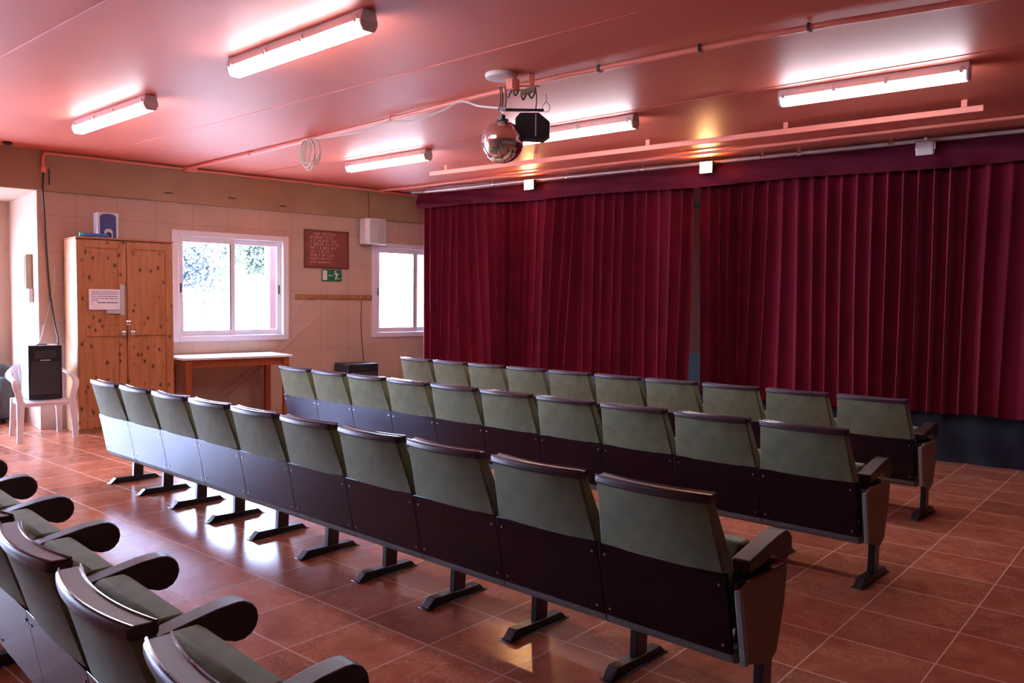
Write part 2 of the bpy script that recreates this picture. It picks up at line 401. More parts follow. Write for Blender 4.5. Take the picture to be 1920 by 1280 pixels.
def window(n, a, b):
    w = thing('window_%d' % n, None, None, W((a+b)/2, 0, 0), AW); struct(w)
    h = (b-a)/2; e = .03; z0, z1 = WZ0-.02, WZ1+.02
    f = MB()
    f.box(-.11, .025, -h-e, -h+.055, z0, z1).box(-.11, .025, h-.055, h+e, z0, z1)
    f.box(-.11, .025, -h+.055, h-.055, z0, z0+.075).box(-.11, .025, -h+.055, h-.055, z1-.075, z1)
    f.build('frame', ALU_M, w, bevel=.006)
    for sgn in (-1, 1):
        y0, y1 = (-h+.055, .035) if sgn < 0 else (-.035, h-.055)
        x = -.022 if sgn < 0 else -.06
        zz0, zz1 = z0+.075, z1-.075
        s = MB().box(x-.015, x+.015, y0, y0+.062, zz0, zz1).box(x-.015, x+.015, y1-.062, y1, zz0, zz1)
        s.box(x-.015, x+.015, y0+.062, y1-.062, zz0, zz0+.07).box(x-.015, x+.015, y0+.062, y1-.062, zz1-.07, zz1)
        sh = s.build('sash', ALU_M, w, bevel=.004)
        MB().box(x-.003, x+.003, y0+.062, y1-.062, zz0+.07, zz1-.07).build('pane', GLASS_M, sh)
        yl = y0+.022 if sgn < 0 else y1-.040
        if sgn < 0: MB().box(x+.003, x+.0155, y1-.070, y1-.058, zz0+.07, zz1-.07).build('gasket', DARK_RUBBER, sh)
        l = MB().box(x+.015, x+.024, yl, yl+.018, 1.60, 1.72).build('latch', BLACK_PLASTIC, sh, bevel=.003)
    return w
window(1, *WIN[0]); window(2, *WIN[1])
# portals: they give off no light, they only tell the renderer where the sky enters
def portal(name, s, off, z, w, h):
    l = bpy.data.lights.new(name, 'AREA'); l.shape = 'RECTANGLE'; l.size = w; l.size_y = h; l.cycles.is_portal = True
    o = bpy.data.objects.new(name, l); COL.objects.link(o); o.location = W(s, off, z)
    o.rotation_euler = WN.to_track_quat('-Z', 'Z').to_euler()
for i, (a, b) in enumerate(WIN): portal('sky_portal', (a+b)/2, -.15, (WZ0+WZ1)/2, b-a, WZ1-WZ0)
portal('sky_portal', (D0+D1)/2, -1.78, DZ/2, D1-D0, DZ)

# ------------------------------------------------------------------ stage, curtain
struct(MB().box(-8.6, 4.6, .02, 3.4, 0, .46).build('stage_platform', STAGE_M, loc=CP, rotz=AC))
def sk(u, v):
    s = -7.5+u*12.0
    y = -.03 - .012*sin(s*7.1)-.010*sin(s*17+v*2) - .02*(1-v)
    return (s, y + .006*sin(v*9+s*3), .002+.47*v)
o = MB().slab(sk, lambda u, v: (sk(u, v)[0], sk(u, v)[1]+.006, sk(u, v)[2]), 260, 10).build('stage_skirt', SKIRT_M, loc=CP, rotz=AC, smooth=True)
tag(o, 'navy cloth skirt hanging along the front of the low stage', 'stage skirt')

rng = random.Random(4)
def smooth_rand(seed, n=7, f0=.6, f1=4.0):
    r = random.Random(seed); cs = [(r.uniform(f0, f1), r.uniform(0, 6.28), r.uniform(.4, 1)) for _ in range(n)]
    tot = sum(c[2] for c in cs)
    return lambda s: sum(a*sin(f*s+p) for f, p, a in cs)/tot*1.6
def curtain(s0, s1, ztop, zbot, seed, label, gather=None):
    na, nb, nc, nd = (smooth_rand(seed+k, f0=.8, f1=5.5) for k in range(4))
    lam = .150
    def surf(u, v):                     # v: 0 bottom, 1 top
        s = s0+(s1-s0)*u; z = zbot(u)+(ztop-zbot(u))*v
        q = s
        drop = 1-v
        lean = .16*na(s)*drop + .05*nb(s*2.3)*drop*drop
        ph = 2*pi*(q+lean)/lam + 2.6*nc(s) + .25*sin(3*v+s*5)
        amp = .088*(.72+.5*nd(s*1.7))*(.55+.45*min(1, drop*3+.15)) + .008
        w = sin(ph)+.16*sin(2*ph+nb(s)*2)+.34*sin(.5*ph+2*na(s*1.3))
        w = 2*((1.55+w)/3.1)**1.5 - 1 if w > -1.55 else -1
        y = -.045-amp*w
        x = s + .014*cos(ph)*(.4+.6*drop)
        if gather:
            g0, gw, gs = gather
            t = max(0, 1-abs(s-g0)/gw); x += (g0+.02-x)*(.50*t*(1-abs(2*t-1)**3))*drop*gs
        return (x, y, z)
    mb = MB(); n = int((s1-s0)*130)
    mb.slab(surf, lambda u, v: (surf(u, v)[0], surf(u, v)[1]+.004, surf(u, v)[2]), n, 18)
    o = mb.build('stage_curtain', VELVET_M, loc=C(0, -.085), rotz=AC, smooth=True)
    o.data.shade_smooth()
    return tag(o, label, 'curtain')
curtain(-7.36, -2.99, 3.06, lambda u: .60+.01*sin(u*60), 11, 'left half of the crimson velvet stage curtain, beside the windows', (-6.95, .45, 1.0))
curtain(-2.885, 3.2, 3.06, lambda u: .475+.008*sin(u*70)-.012*sin(u*9), 31, 'right half of the crimson velvet stage curtain, reaching past the floodlight')
def valance(s0, s1, z1, z0, seed, off, label):
    na, nb = smooth_rand(seed, f0=1, f1=4), smooth_rand(seed+5, f0=2, f1=7)
    def surf(u, v):
        s = s0+(s1-s0)*u; zb = z0+.012*sin((s-s0)*2.2)
        z = zb+(z1-zb)*v
        ph = s*9+(1-v)*4*na(s*.7)+3*nb(s*.6)
        y = -(.012+.020*nb(s*.8+v*1.3)*sin(v*pi)**.7+.012*sin(ph)*(1-v)) - .022*sin(v*pi)
        return (s, y, z)
    o = MB().slab(surf, lambda u, v: (surf(u, v)[0], surf(u, v)[1]+.004, surf(u, v)[2]), int((s1-s0)*60), 14).build('curtain_valance', VALANCE_M, loc=C(0, off), rotz=AC, smooth=True)
    o.data.shade_smooth()
    return tag(o, label, 'valance', None)
valance(-7.36, -4.98, 3.10, 2.885, 3, -.203, 'crimson velvet valance at the left end, by the corner of the room')
valance(-5.04, -2.42, 3.10, 2.875, 13, -.222, 'middle crimson velvet valance under both lit floodlights')
valance(-2.50, 3.2, 3.10, 2.865, 23, -.236, 'long crimson velvet valance behind the unlit floodlight')
o = MB().box(-6, 3, .60, .66, 2.73, 2.80).build('stage_batten', PAN_M, loc=CP, rotz=AC)
tag(o, 'grey batten across the stage seen through the curtain gap', 'batten')
o = MB().box(-6, 3, 1.20, 1.24, .46, .86).build('stage_plinth', PAN_M, loc=CP, rotz=AC)
tag(o, 'low grey board on the stage seen through the curtain gap', 'board')
o = MB().box(-6, 3, 1.26, 1.30, .46, 3.1).build('stage_backdrop', BACKDROP_M, loc=CP, rotz=AC)
tag(o, 'rust red backdrop glimpsed through the gap between the curtains', 'backdrop')
# rail
rl = thing('curtain_rail', 'chromed tube rail along the top of the stage curtain', 'curtain rail', C(0, -.27, 3.125), AC)
MB().tube([(-7.42, 0, 0), (3.3, 0, 0)], .019, 12).build('tube', CHROME_M, rl, smooth=True)
for s in (-7.2, -5.9, -4.7, -3.6, -2.15, -1.75, -.85, .35):
    MB().tube([(s, 0, -.0), (s+.05, 0, 0)], .0225, 12).box(s+.015, s+.035, -.006, .006, .012, CEIL-3.125).build('bracket', STEEL_M, rl)

def flood(s, label, lit, drop):
    f = thing('floodlight', label, 'floodlight', C(s, -.30, 3.115), AC, 'floodlights on the curtain rail')
    z = -drop
    hm = BLACK_PLASTIC if lit else SILVER_PL
    MB().prism([(-.05, z-.068), (.015, z-.045), (.015, z+.045), (-.05, z+.068)], -.078, .078, 'x').build('housing', hm, f, bevel=.006)
    MB().box(-.07, .07, -.056, -.0505, z-.060, z+.060).build('front_glass', FLOOD_M if lit else TABLE_TOP_M, f, bevel=.002)
    MB().box(-.088, -.080, -.03, -.01, z-.01, .0).box(.080, .088, -.03, -.01, z-.01, 0).box(-.088, .088, -.03, -.01, 0, .006).box(-.015, .015, -.03, .05, .006, .03).build('yoke', STEEL_M if not lit else LEG_M, f)
    return f
flood(-5.21, 'left glowing floodlight on the curtain rail, warm orange', True, .055)
flood(-2.74, 'right glowing floodlight on the curtain rail, over the curtain gap', True, .055)
flood(-.51, 'unlit silver floodlight on the curtain rail', False, .075)

# ------------------------------------------------------------------ theatre seats
def back_surf(u, v, rear):
    h = .268+(.238-.268)*v; x = (2*u-1)*h
    sag = (.012+.020*v)*(1-(2*u-1)**2)
    y = .078*(1-v)-sag
    if not rear:
        y += .082-.030*v + .022*(1-(2*u-1)**4)*sin(pi*min(1, v*1.05+.02))**.6
    return (x, y, .582+.268*v)
def make_seat(last_left=False):
    t = thing('theatre_seat', 'seat', 'seat', (0, 0, 0), TH)
    # back cushion and its trim
    MB().slab(lambda u, v: back_surf(u, v, True), lambda u, v: back_surf(u, v, False), 14, 10).build('backrest', FABRIC_M, t, bevel=.008, smooth=True)
    def cap(u, lo, front):
        x, y, z = back_surf(u, 1, not front); x *= 1.018
        return (x, y+(.006 if front else -.006), .843 if lo else .874)
    cp = MB().slab(lambda u, v: cap(u, True, v > .5), lambda u, v: cap(u, False, v > .5), 18, 1).build('top_trim', CAP_M, t, bevel=.009, segs=3)
    pp = MB()
    for fr in (False, True):
        pts = [Vector(cap(i/18, False, fr))+Vector((0, .008 if not fr else -.008, .0005)) for i in range(19)]
        pp.tube(pts, .0038, 6)
    pp.build('piping', PIPE_M, cp, smooth=True)
    # moulded panel under the back
    MB().prism([(.070, .588), (.090, .588), (.150, .283), (.128, .283)], -.2765, .2765).build('back_panel', PANEL_M, t, bevel=.002)
    for sx in (-1, 1):
        MB().lathe([(.0055, -.003), (.0055, .001), (.0035, .004)], 8, (sx*.247, -.0, 0), 'y').build('screw', STEEL_M, t, loc=(0, .078, .545))
        MB().lathe([(.0055, -.003), (.0055, .001), (.0035, .004)], 8, (sx*.247, -.0, 0), 'y').build('screw', STEEL_M, t, loc=(0, .121, .315))
    # seat
    prof = [(.205, .335), (.215, .50), (.238, .625), (.262, .650), (.335, .650), (.362, .632), (.366, .60), (.345, .44), (.325, .335)]
    MB().prism(prof, -.237, .237).build('seat_cushion', FABRIC_M, t, bevel=.014, segs=3)
    MB().prism([(.135, .284), (.142, .258), (.165, .238), (.205, .232), (.47, .262), (.50, .285), (.50, .312), (.15, .292)], -.2765, .2765).build('seat_beam', PAN_M, t, bevel=.004)
    return t
def leg(t, sx):
    x = sx*.278
    l = MB().prism([(.335, .03), (.415, .03), (.423, .252), (.343, .242)], x-.019, x+.019).build('leg', LEG_M, t, bevel=.004)
    MB().prism([(.145, .004), (.192, .046), (.515, .040), (.552, .004)], x-.026, x+.026).box(x-.034, x+.034, .135, .562, 0, .006).build('foot', LEG_M, l, bevel=.003)
def arm(t, sx, end):
    x = sx*(.278 if not end else .283)
    pr = [(.168, .576), (.168, .622), (.40, .669)]
    for k in range(9):
        a = R(98-k*25); pr.append((.466+.058*cos(a), .617+.058*sin(a)))
    pr += [(.415, .575), (.365, .606), (.25, .586)]
    MB().prism(pr, x-.037, x+.037).build('armrest', ARM_M, t, bevel=.007, segs=3)
    MB().prism([(.172, .316), (.172, .578), (.36, .594), (.36, .316)], sx*.278-.014, sx*.278+.014).build('arm_bracket', LEG_M, t, bevel=.003)
    if end:
        xo = sx*.332; xi = sx*.312
        pp = [(.075, .535), (.16, .560), (.46, .552), (.44, .41), (.385, .235), (.325, .205), (.135, .262)]
        MB().prism([(.10, .55), (.36, .57), (.36, .26), (.15, .275)], min(sx*.292, xi), max(sx*.292, xi)).build('arm_support', LEG_M, t)
        p = MB().prism(pp, min(xi, xo), max(xi, xo)).build('side_panel', SIDE_M, t, bevel=.007)
        q = [(.068, .540), (.088, .542), (.150, .258), (.128, .256)]
        MB().prism(q, min(xi, xo)-.002, max(xi, xo)+.002).build('edge_trim', SIDE_EDGE_M, p, bevel=.003)
proto = make_seat(); leg(proto, -1); arm(proto, 1, False)
proto_left = make_seat(); leg(proto_left, -1); arm(proto_left, 1, False); arm(proto_left, -1, False)
proto_right = make_seat(); leg(proto_right, -1); leg(proto_right, 1); arm(proto_right, 1, True)
ORD = ['first', 'second', 'third', 'fourth', 'fifth', 'sixth', 'seventh', 'eighth', 'ninth', 'tenth']
used = set()
def seat_at(a, b, k, label, group):
    pr = proto_left if k == 0 else proto_right if k == 9 else proto
    if pr.name in used: t = copy_tree(pr)
    else: t = pr; used.add(pr.name)
    t.location = RX*(a+.24)+RY*b; t['label'] = label; t['group'] = group
    return t
ROWS = (('row nearest the curtain', -7.263, 6.0347, 0), ('middle row of three', -7.0517, 4.3217, 0), ('row in front of the floor aisle', -6.848, 2.4973, 0))
for nm, a0, b, k0 in ROWS:
    for k in range(k0, 10):
        if k == 0: w = 'leftmost green velour seat of the %s' % nm
        elif k == 9: w = 'rightmost green velour seat of the %s, olive end panel' % nm
        else: w = 'green velour seat, %s from the left in the %s' % (ORD[k], nm)
        seat_at(a0+.5562*k, b, k, w, 'seats in the %s' % nm)
FROM_RIGHT = {9: 'rightmost', 8: 'second from the right', 7: 'third from the right', 6: 'fourth from the right', 5: 'fifth from the right', 4: 'sixth from the right', 3: 'seventh from the right', 2: 'eighth from the right'}
for k in range(2, 10):
    s_ = seat_at(-6.56+.5562*k, .69, k, 'green seat at lower left, %s in the closest row' % FROM_RIGHT[k], 'seats in the closest row')
    dx = (k-8)*.5562+.24                 # this row is turned a little more than the others
    s_.location = RX*(-2.116)+RY*.69+(RX*cos(.05)-RY*sin(.05))*dx; s_.rotation_euler.z = TH-.05

# ------------------------------------------------------------------ ceiling lamps
def lamp(x0, x1, y, rz, label):
    L = x1-x0
    t = thing('fluorescent_lamp', label, 'ceiling lamp', ((x0+x1)/2, y, CEIL), rz, 'fluorescent ceiling lamps')
    h = L/2
    MB().prism([(-.045, 0), (.045, 0), (.060, -.062), (-.060, -.062)], -h, h, 'x').build('housing', HOUSING_M, t, bevel=.005)
    MB().prism([(-.058, -.0625), (.058, -.0625), (.056, -.082), (.036, -.118), (-.036, -.118), (-.056, -.082)], -h+.022, h-.022, 'x').build('diffuser', TUBE_M, t, bevel=.006)
    for s in (-1, 1):
        MB().prism([(-.062, -.055), (.062, -.055), (.060, -.084), (.038, -.121), (-.038, -.121), (-.060, -.084)], s*(h-.020), s*(h-.002), 'x').build('end_cap', WHITE_PL, t, bevel=.003)
    for f in (-.93, -.35, .2, .93):
        for a, b in ((-.0665, -.056), (.056, .0665)): MB().box(f*h-.012, f*h+.012, a, b, -.075, -.030).build('clip', SILVER_PL, t)
    return t
lamp(-8.12, -6.59, 3.20, -.025, 'lit fluorescent ceiling lamp at the far left, above the pine cabinet side')
lamp(-5.17, -3.67, 3.06, -.03, 'lit fluorescent ceiling lamp at upper left, the biggest in view')
lamp(-7.88, -6.49, 6.20, -.005, 'lit fluorescent ceiling lamp left of the mirror ball, nearest the curtain corner')
lamp(-5.30, -3.85, 6.16, .02, 'lit fluorescent ceiling lamp partly hidden behind the mirror ball')
lamp(-2.56, -1.26, 6.21, .04, 'lit fluorescent ceiling lamp at the right, in front of the unlit floodlight')

# ------------------------------------------------------------------ conduits on the ceiling
def conduit(name, pts, r, label, cat, m=CORAL_M, grp=None):
    o = MB().tube(pts, r, 10).build(name, m, smooth=True); return tag(o, label, cat, grp)
c = thing('conduit', 'coral conduit crossing the ceiling past the mirror ball', 'conduit', (0, 0, 0))
zc = CEIL-.026
pp = [(-9.76, 5.16, zc), (-7.2, 5.02, zc), (-4.18, 4.76, zc), (-3.26, 4.74, zc), (-1.82, 4.80, zc), (-1.0, 4.92, zc), (2.9, 5.5, zc)]
MB().tube(spline(pp), .019, 10).build('pipe', CORAL_M, c, smooth=True)
for x, y in ((-8.2, 5.08), (-7.0, 5.01), (-5.6, 4.885), (-3.26, 4.74), (-2.5, 4.76), (-1.82, 4.80)):
    MB().box(x-.008, x+.008, y-.024, y+.024, zc-.022, CEIL-.003).build('clip', CORD_DARK if x > -4 else CORAL_M, c)
c = thing('conduit', 'coral conduit crossing the ceiling just in front of the curtain', 'conduit', (0, 0, 0))
MB().tube(spline([(-9.49, 7.97, zc), (-6, 8.02, zc), (-1.2, 8.14, zc), (2.9, 8.3, zc)]), .017, 10).build('pipe', CORAL_M, c, smooth=True)
c = thing('conduit', 'coral conduit along the top of the window wall with a bend down', 'conduit', WP, AW)
MB().tube(spline([(.075, .11, 2.98), (.072, .11, 3.10), (.068, .15, 3.147), (.068, .3, 3.152), (.068, 2, 3.152), (.068, 5.6, 3.152)], 6), .017, 10).build('pipe', CORAL_M, c, smooth=True)
MB().box(.0455, .08, .085, .135, 2.93, 3.0).build('pipe_end', CORAL_M, c, bevel=.004)
for s, lb in ((1.75, 'small coral junction box over the window wall, above the first window'), (4.63, 'small coral junction box over the window wall, nearer the curtain')):
    b = thing('junction_box', lb, 'junction box', W(s, .09, 3.150), AW, 'junction boxes on the window wall')
    MB().box(-.045, .045, -.075, .075, -.028, .028).build('box', CORAL_M, b, bevel=.006)
    MB().box(.0452, .050, -.065, .065, -.022, .022).build('lid', CORAL_M, b, bevel=.003)
# lighting bar hung on short brackets
tb = thing('hanging_bar', 'coral painted bar hung on brackets below the ceiling, along the curtain', 'bar', (-1.40, 7.33, 3.095), .05)
MB().box(-5.95, .02, -.012, .012, -.025, .025).build('bar', CORAL_M, tb, bevel=.004)
for x in (-5.70, -4.35, -2.95, -1.55, -.12):
    MB().box(x-.022, x+.022, .010, .018, -.020, CEIL-3.095).build('bracket', CORAL_M, tb, bevel=.002)

# ------------------------------------------------------------------ mirror ball, its fittings
BX, BY = -3.937, 4.496
dk = thing('ceiling_disc', 'round pale disc fixed to the ceiling above the mirror ball', 'disc', (-3.95, 4.49, CEIL))
MB().lathe([(.115, 0), (.118, -.012), (.112, -.030), (.09, -.036)], 40).build('plate', WHITE_PL, dk, smooth=True)
jb = thing('junction_box', 'orange junction box beside the disc above the mirror ball', 'junction box', (-3.885, 4.545, CEIL-.075))
MB().box(-.038, .038, -.036, .036, -.045, .04).box(-.02, .02, -.02, .02, .04, .075).build('box', CORAL_M, jb, bevel=.008)
MB().box(-.032, .032, -.041, -.0362, -.037, .032).build('lid', CORAL_M, jb, bevel=.003)
mbl = thing('mirror_ball', 'silver mirror ball hanging from the ceiling in front of a lamp', 'mirror ball', (BX, BY, 2.693))
me = MB(); Rb = .153; NU, NV = 44, 24
me.lathe([(max(.004, Rb*sin(pi*j/NV)), -Rb*cos(pi*j/NV)) for j in range(NV+1)], NU).build('tiles', MIRROR_M, mbl)
MB().lathe([(.045, .148), (.045, .160), (.022, .166), (.022, .19), (.008, .20)], 20).build('cap', LEG_M, mbl, smooth=True)
MB().tube([(0, 0, .19), (.0, 0, .235)], .005, 8).build('shaft', STEEL_M, mbl)
# motor bar with projector behind the ball
pr = thing('stage_spotlight', 'black boxy spotlight behind the mirror ball, on a hanging bar', 'spotlight', (-3.795, 4.668, 2.80), R(38))
MB().prism([(-.125, -.08), (.08, -.09), (.125, -.06), (.125, .035), (.045, .10), (-.09, .10), (-.125, .06)], -.075, .075, 'y').build('housing', BLACK_PLASTIC, pr, bevel=.006)
MB().box(.122, .128, -.06, .06, -.06, .03).build('front_edge', SILVER_PL, pr, bevel=.002)
MB().box(.02, .028, -.079, -.0755, -.07, .09).build('seam_strip', SILVER_PL, pr)
hb = thing('hanger_bar', 'dark metal bar over the mirror ball, hung on wires', 'hanger', (BX, BY, 2.925), R(42))
MB().box(-.03, .30, -.014, .014, -.008, .008).build('bar', LEG_M, hb, bevel=.002)
MB().box(-.022, .022, -.02, .02, -.012, .014).build('motor', GREY_PL, hb, bevel=.004)
for x, y, ln in ((-.02, .0, .165), (-.005, .012, .165), (.018, -.008, .165), (.24, 0, .165)):
    MB().tube(spline([(x, y, .005), (x+.006, y+.004, ln*.5), (x-.004, y, ln)]), .005, 6).build('wire', CORD_DARK, hb, smooth=True)
MB().box(-.03, .27, -.008, .008, .165, .178).build('top_bracket', CORAL_M, hb, bevel=.003)
MB().box(.19, .23, -.015, .015, .178, CEIL-2.925).build('hanger_post', CORAL_M, hb, bevel=.003)
o = MB().tube(spline([(0, 0, 0), (.03, .01, .06), (.05, .02, .02), (.08, .0, .05), (.11, .01, -.01), (.14, .02, .045), (.17, .0, .0), (.2, .01, .06)], 6), .006, 6).build('cable_bundle', CORD_DARK, loc=(-3.905, 4.52, 3.01), rotz=R(42), smooth=True)
tag(o, 'tangle of dark cable above the mirror ball', 'cable')
o = MB().tube(spline([(0, 0, .015), (.05, .01, .02), (.1, .02, .045)], 6), .022, 8).build('cable_plug', CARD_M, loc=(-3.84, 4.57, 3.035), rotz=R(42), smooth=True)
tag(o, 'cream plug among the dark cables above the mirror ball', 'plug')
o = MB().tube(spline([(0, 0, .14), (.0, 0, .085), (-.022, -.018, .045), (-.016, -.014, .01), (0, 0, -.0), (.016, .014, .01), (.022, .018, .045), (0, 0, .085)], 6), .0022, 6).build('wire_loop', CORD_DARK, loc=(-3.62, 4.62, 2.95), smooth=True)
o.location.z = CEIL-.14-.012; o.location.x = -4.01; o.location.y = 5.10
tag(o, 'thin wire loop dangling right of the mirror ball', 'wire')
# white cord clipped along the conduit, with a hanging coil
pts = [(-6.92, 4.96, 3.145), (-6.5, 4.945, 3.12), (-6.02, 4.90, 3.10), (-5.65, 4.87, 3.13), (-5.23, 4.83, 3.08), (-4.85, 4.80, 3.11), (-4.64, 4.78, 3.145), (-4.3, 4.63, 3.03), (-3.98, 4.50, 2.945)]
o = MB().tube(spline(pts), .008, 8).build('white_cord', CORD_WHITE, smooth=True)
tag(o, 'white cord looping along the ceiling conduit to the mirror ball', 'cord')
rope = thing('cord_coil', 'coil of white cord hanging from the ceiling conduit', 'cord', (-6.93, 4.955, 3.14))
for k in range(5):
    w, h, tz = .105+.016*k, .24+.035*(k % 3), .015*k
    pts = [(w*sin(2*pi*i/20)*(1 if k % 2 else .75)+.01*k-.02, tz-.03, -h/2+h/2*cos(2*pi*i/20)) for i in range(21)]
    MB().tube(pts, .0085, 6).build('loop', CORD_WHITE, rope, smooth=True)
MB().tube(spline([(.0, -.02, -.24), (.02, -.02, -.29), (.035, -.02, -.325)]), .007, 6).build('cord_end', CORD_WHITE, rope, smooth=True)
MB().tube(spline([(.03, -.01, -.03), (.11, -.01, -.13), (.165, -.01, -.19)]), .006, 6).build('cord_tail', CORD_WHITE, rope, smooth=True)

# ------------------------------------------------------------------ pine cabinet
cb = thing('pine_cabinet', 'tall knotty pine double door cabinet against the wall left of the window', 'cabinet', W(.82, .335), AW)
mb = MB().box(-.265, .255, -.52, -.50, 0, 2.18).box(-.265, .255, .50, .52, 0, 2.18).box(-.265, .255, -.50, .50, 2.155, 2.18).box(-.265, -.25, -.50, .50, .06, 2.155).box(-.25, .25, -.50, .50, .06, .08).box(.215, .24, -.50, .50, 0, .06)
mb.build('carcass', PINE_SIDE_M, cb, bevel=.003)
MB().box(-.272, .290, -.527, .527, 2.18, 2.20).build('top_board', PINE_M, cb, bevel=.006)
for sgn in (-1, 1):
    y0, y1 = (-.519, -.003) if sgn < 0 else (.003, .519)
    z0, z1 = .055, 2.165
    d = MB().box(.256, .282, y0, y0+.085, z0, z1).box(.256, .282, y1-.085, y1, z0, z1)
    for a, b in ((z0, z0+.12), (1.09, 1.19), (z1-.085, z1)): d.box(.256, .282, y0+.085, y1-.085, a, b)
    dd = d.build('door', PINE_M, cb, bevel=.007)
    for a, b in ((z0+.12, 1.09), (1.19, z1-.085)):
        MB().box(.257, .268, y0+.08, y1-.08, a-.005, b+.005).build('door_panel', PINE_M, dd)
    MB().lathe([(.014, 0), (.012, .014), (.028, .024), (.034, .036), (.027, .050), (.008, .056)], 16, (.282, sgn*.052, 1.125), 'x').build('knob', STEEL_M, dd, smooth=True)
    if sgn < 0:
        h = MB().box(.2850, .293, -.075, -.028, 1.33, 1.68).box(.2850, .291, -.22, -.076, 1.345, 1.385).build('hasp', SILVER_PL, dd, bevel=.003)
MB().lathe([(.032, 0), (.034, .008), (.024, .016), (.008, .018)], 16, (.282, .012, 1.24), 'x').build('lock', STEEL_M, cb, smooth=True)
pn = thing('paper_notice', 'white printed notice taped on the left cabinet door', 'notice', W(.585, .6175, 1.505), AW)
MB().box(0, .0015, -.165, .165, -.115, .115).build('sheet', PAPER_M, pn)
rg = random.Random(2); tx = MB()
for i, z in enumerate((.085, .062, .036, .012, -.010, -.035)):
    y = -.135; end = .14 if i != 4 else -.06
    while y < end:
        w = rg.uniform(.010, .035); hh = .0035 if i != 5 else .0055
        if i == 5 and y < -.09: y += .03; continue
        tx.box(.0015, .0022, y, min(end, y+w), z-hh, z+hh); y += w+.007
tx.build('printed_text', INK_M, pn)
# on top of the cabinet
sp = thing('desktop_speaker', 'small silver and navy speaker on top of the pine cabinet', 'speaker', W(.68, .36, 2.20), AW)
MB().box(-.09, .075, -.115, .115, 0, .30).build('shell', SILVER_PL, sp, bevel=.012, segs=3)
gp = [(-.085, .0)] + [(-.085, .25), (-.06, .272), (0, .28), (.06, .272), (.085, .25)] + [(.085, 0)]
MB().prism([(y, z+.006) for y, z in gp], .075, .084, 'x').build('front', NAVY_M, sp, bevel=.003)
MB().prism([(-.045, .012), (-.045, .085), (-.03, .108), (0, .114), (.03, .108), (.045, .085), (.045, .012)], .0842, .092, 'x').build('woofer', SILVER_PL, sp, bevel=.004)
MB().prism([(-.03, .015), (-.03, .06), (0, .078), (.03, .06), (.03, .015)], .0925, .096, 'x').build('cone', BLACK_PLASTIC, sp)
bf = thing('blue_tube', 'blue rolled tube with cyan end lying on the cabinet top', 'tube', W(.50, .515, 2.225), AW)
MB().tube([(0, -.10, 0), (0, .16, 0)], .022, 14).build('roll', BLUE_M, bf, smooth=True)
MB().tube([(0, -.14, 0), (0, -.10, 0)], .0235, 14).build('end_cap', CYAN_M, bf, smooth=True)
o = MB().box(-.08, .08, -.05, .05, 0, .018).build('black_pad', BLACK_PLASTIC, loc=W(.385, .20, 2.2005), rotz=AW, bevel=.004)
tag(o, 'flat black pad at the rear left of the cabinet top', 'pad')

# ------------------------------------------------------------------ table
tb = thing('wooden_table', 'orange stained wooden table with pale top under the first window', 'table', W(2.11, .40), AW-.05)
MB().box(-.36, .36, -.69, .69, .785, .812).build('table_top', TABLE_TOP_M, tb, bevel=.004)
mb = MB()
for s in (-1, 1): mb.box(s*.30-.011, s*.30+.011, -.60, .60, .69, .784)
for s in (-1, 1): mb.box(-.29, .29, s*.61-.011, s*.61+.011, .69, .784)
mb.build('apron', TABLE_LEG_M, tb, bevel=.002)
for sx in (-1, 1):
    for sy in (-1, 1):
        MB().prism([(-.036, -.036), (.036, -.036), (.036, .036), (-.036, .036)], 0, .784, 'z').build('leg', TABLE_LEG_M, tb, loc=(sx*.305, sy*.615, 0), bevel=.005)

# ------------------------------------------------------------------ things on the window wall
bd = thing('notice_board', 'oxblood board with faded pink handwriting between the two windows', 'board', W(3.70, .002, 2.245), AW)
MB().box(0, .012, -.335, .335, -.25, .25).build('panel', BOARD_M, bd)
mb = MB().box(0, .02, -.355, -.335, -.27, .27).box(0, .02, .335, .355, -.27, .27).box(0, .02, -.335, .335, .25, .27).box(0, .02, -.335, .335, -.27, -.25)
mb.build('frame', BOARD_FRAME, bd, bevel=.003)
rg = random.Random(7); wr = MB()
for i in range(9):
    z = .215-.050*i
    y = -.26 if i else -.20; end = rg.uniform(.05, .28)
    hh = .019 if i < 7 else .014
    while y < end:
        bold = y < -.02; w = rg.uniform(.010, .018); th = .0035 if bold else .002
        kind = rg.randrange(4)
        if kind == 0: wr.box(.012, .013, y, y+th*1.6, z-hh, z+hh); wr.box(.012, .013, y, y+w, z+hh-th*2, z+hh)
        elif kind == 1: wr.prism([(y, z-hh), (y+th*2, z-hh), (y+w, z+hh), (y+w-th*2, z+hh)], .012, .013); wr.box(.012, .013, y, y+w, z-th, z+th)
        elif kind == 2: wr.box(.012, .013, y, y+w, z-hh, z-hh+th*2); wr.box(.012, .013, y, y+th*1.6, z-hh, z+hh); wr.box(.012, .013, y, y+w, z+hh-th*2, z+hh)
        else: wr.prism([(y, z+hh), (y+th*2, z+hh), (y+w, z-hh), (y+w-th*2, z-hh)], .012, .013); wr.box(.012, .013, y+w-th, y+w, z-hh, z+hh)
        y += w+(.007 if rg.random() < .78 else .03)
wr.build('handwriting', CHALK_M, bd)
ex = thing('exit_sign', 'green emergency exit sign with running figure below the oxblood board', 'sign', W(3.78, .002, 1.875), AW)
MB().box(0, .008, -.16, .16, -.085, .085).build('plate', GREEN_SIGN, ex, bevel=.002)
MB().box(.008, .0095, -.145, -.075, -.065, .07).build('door_symbol', SIGN_WHITE, ex)
MB().prism([(-.058, 0), (-.04, .016), (-.04, .006), (.012, .006), (.012, -.006), (-.04, -.006), (-.04, -.016)], .008, .0095, 'x').build('arrow', SIGN_WHITE, ex)
fg = MB()
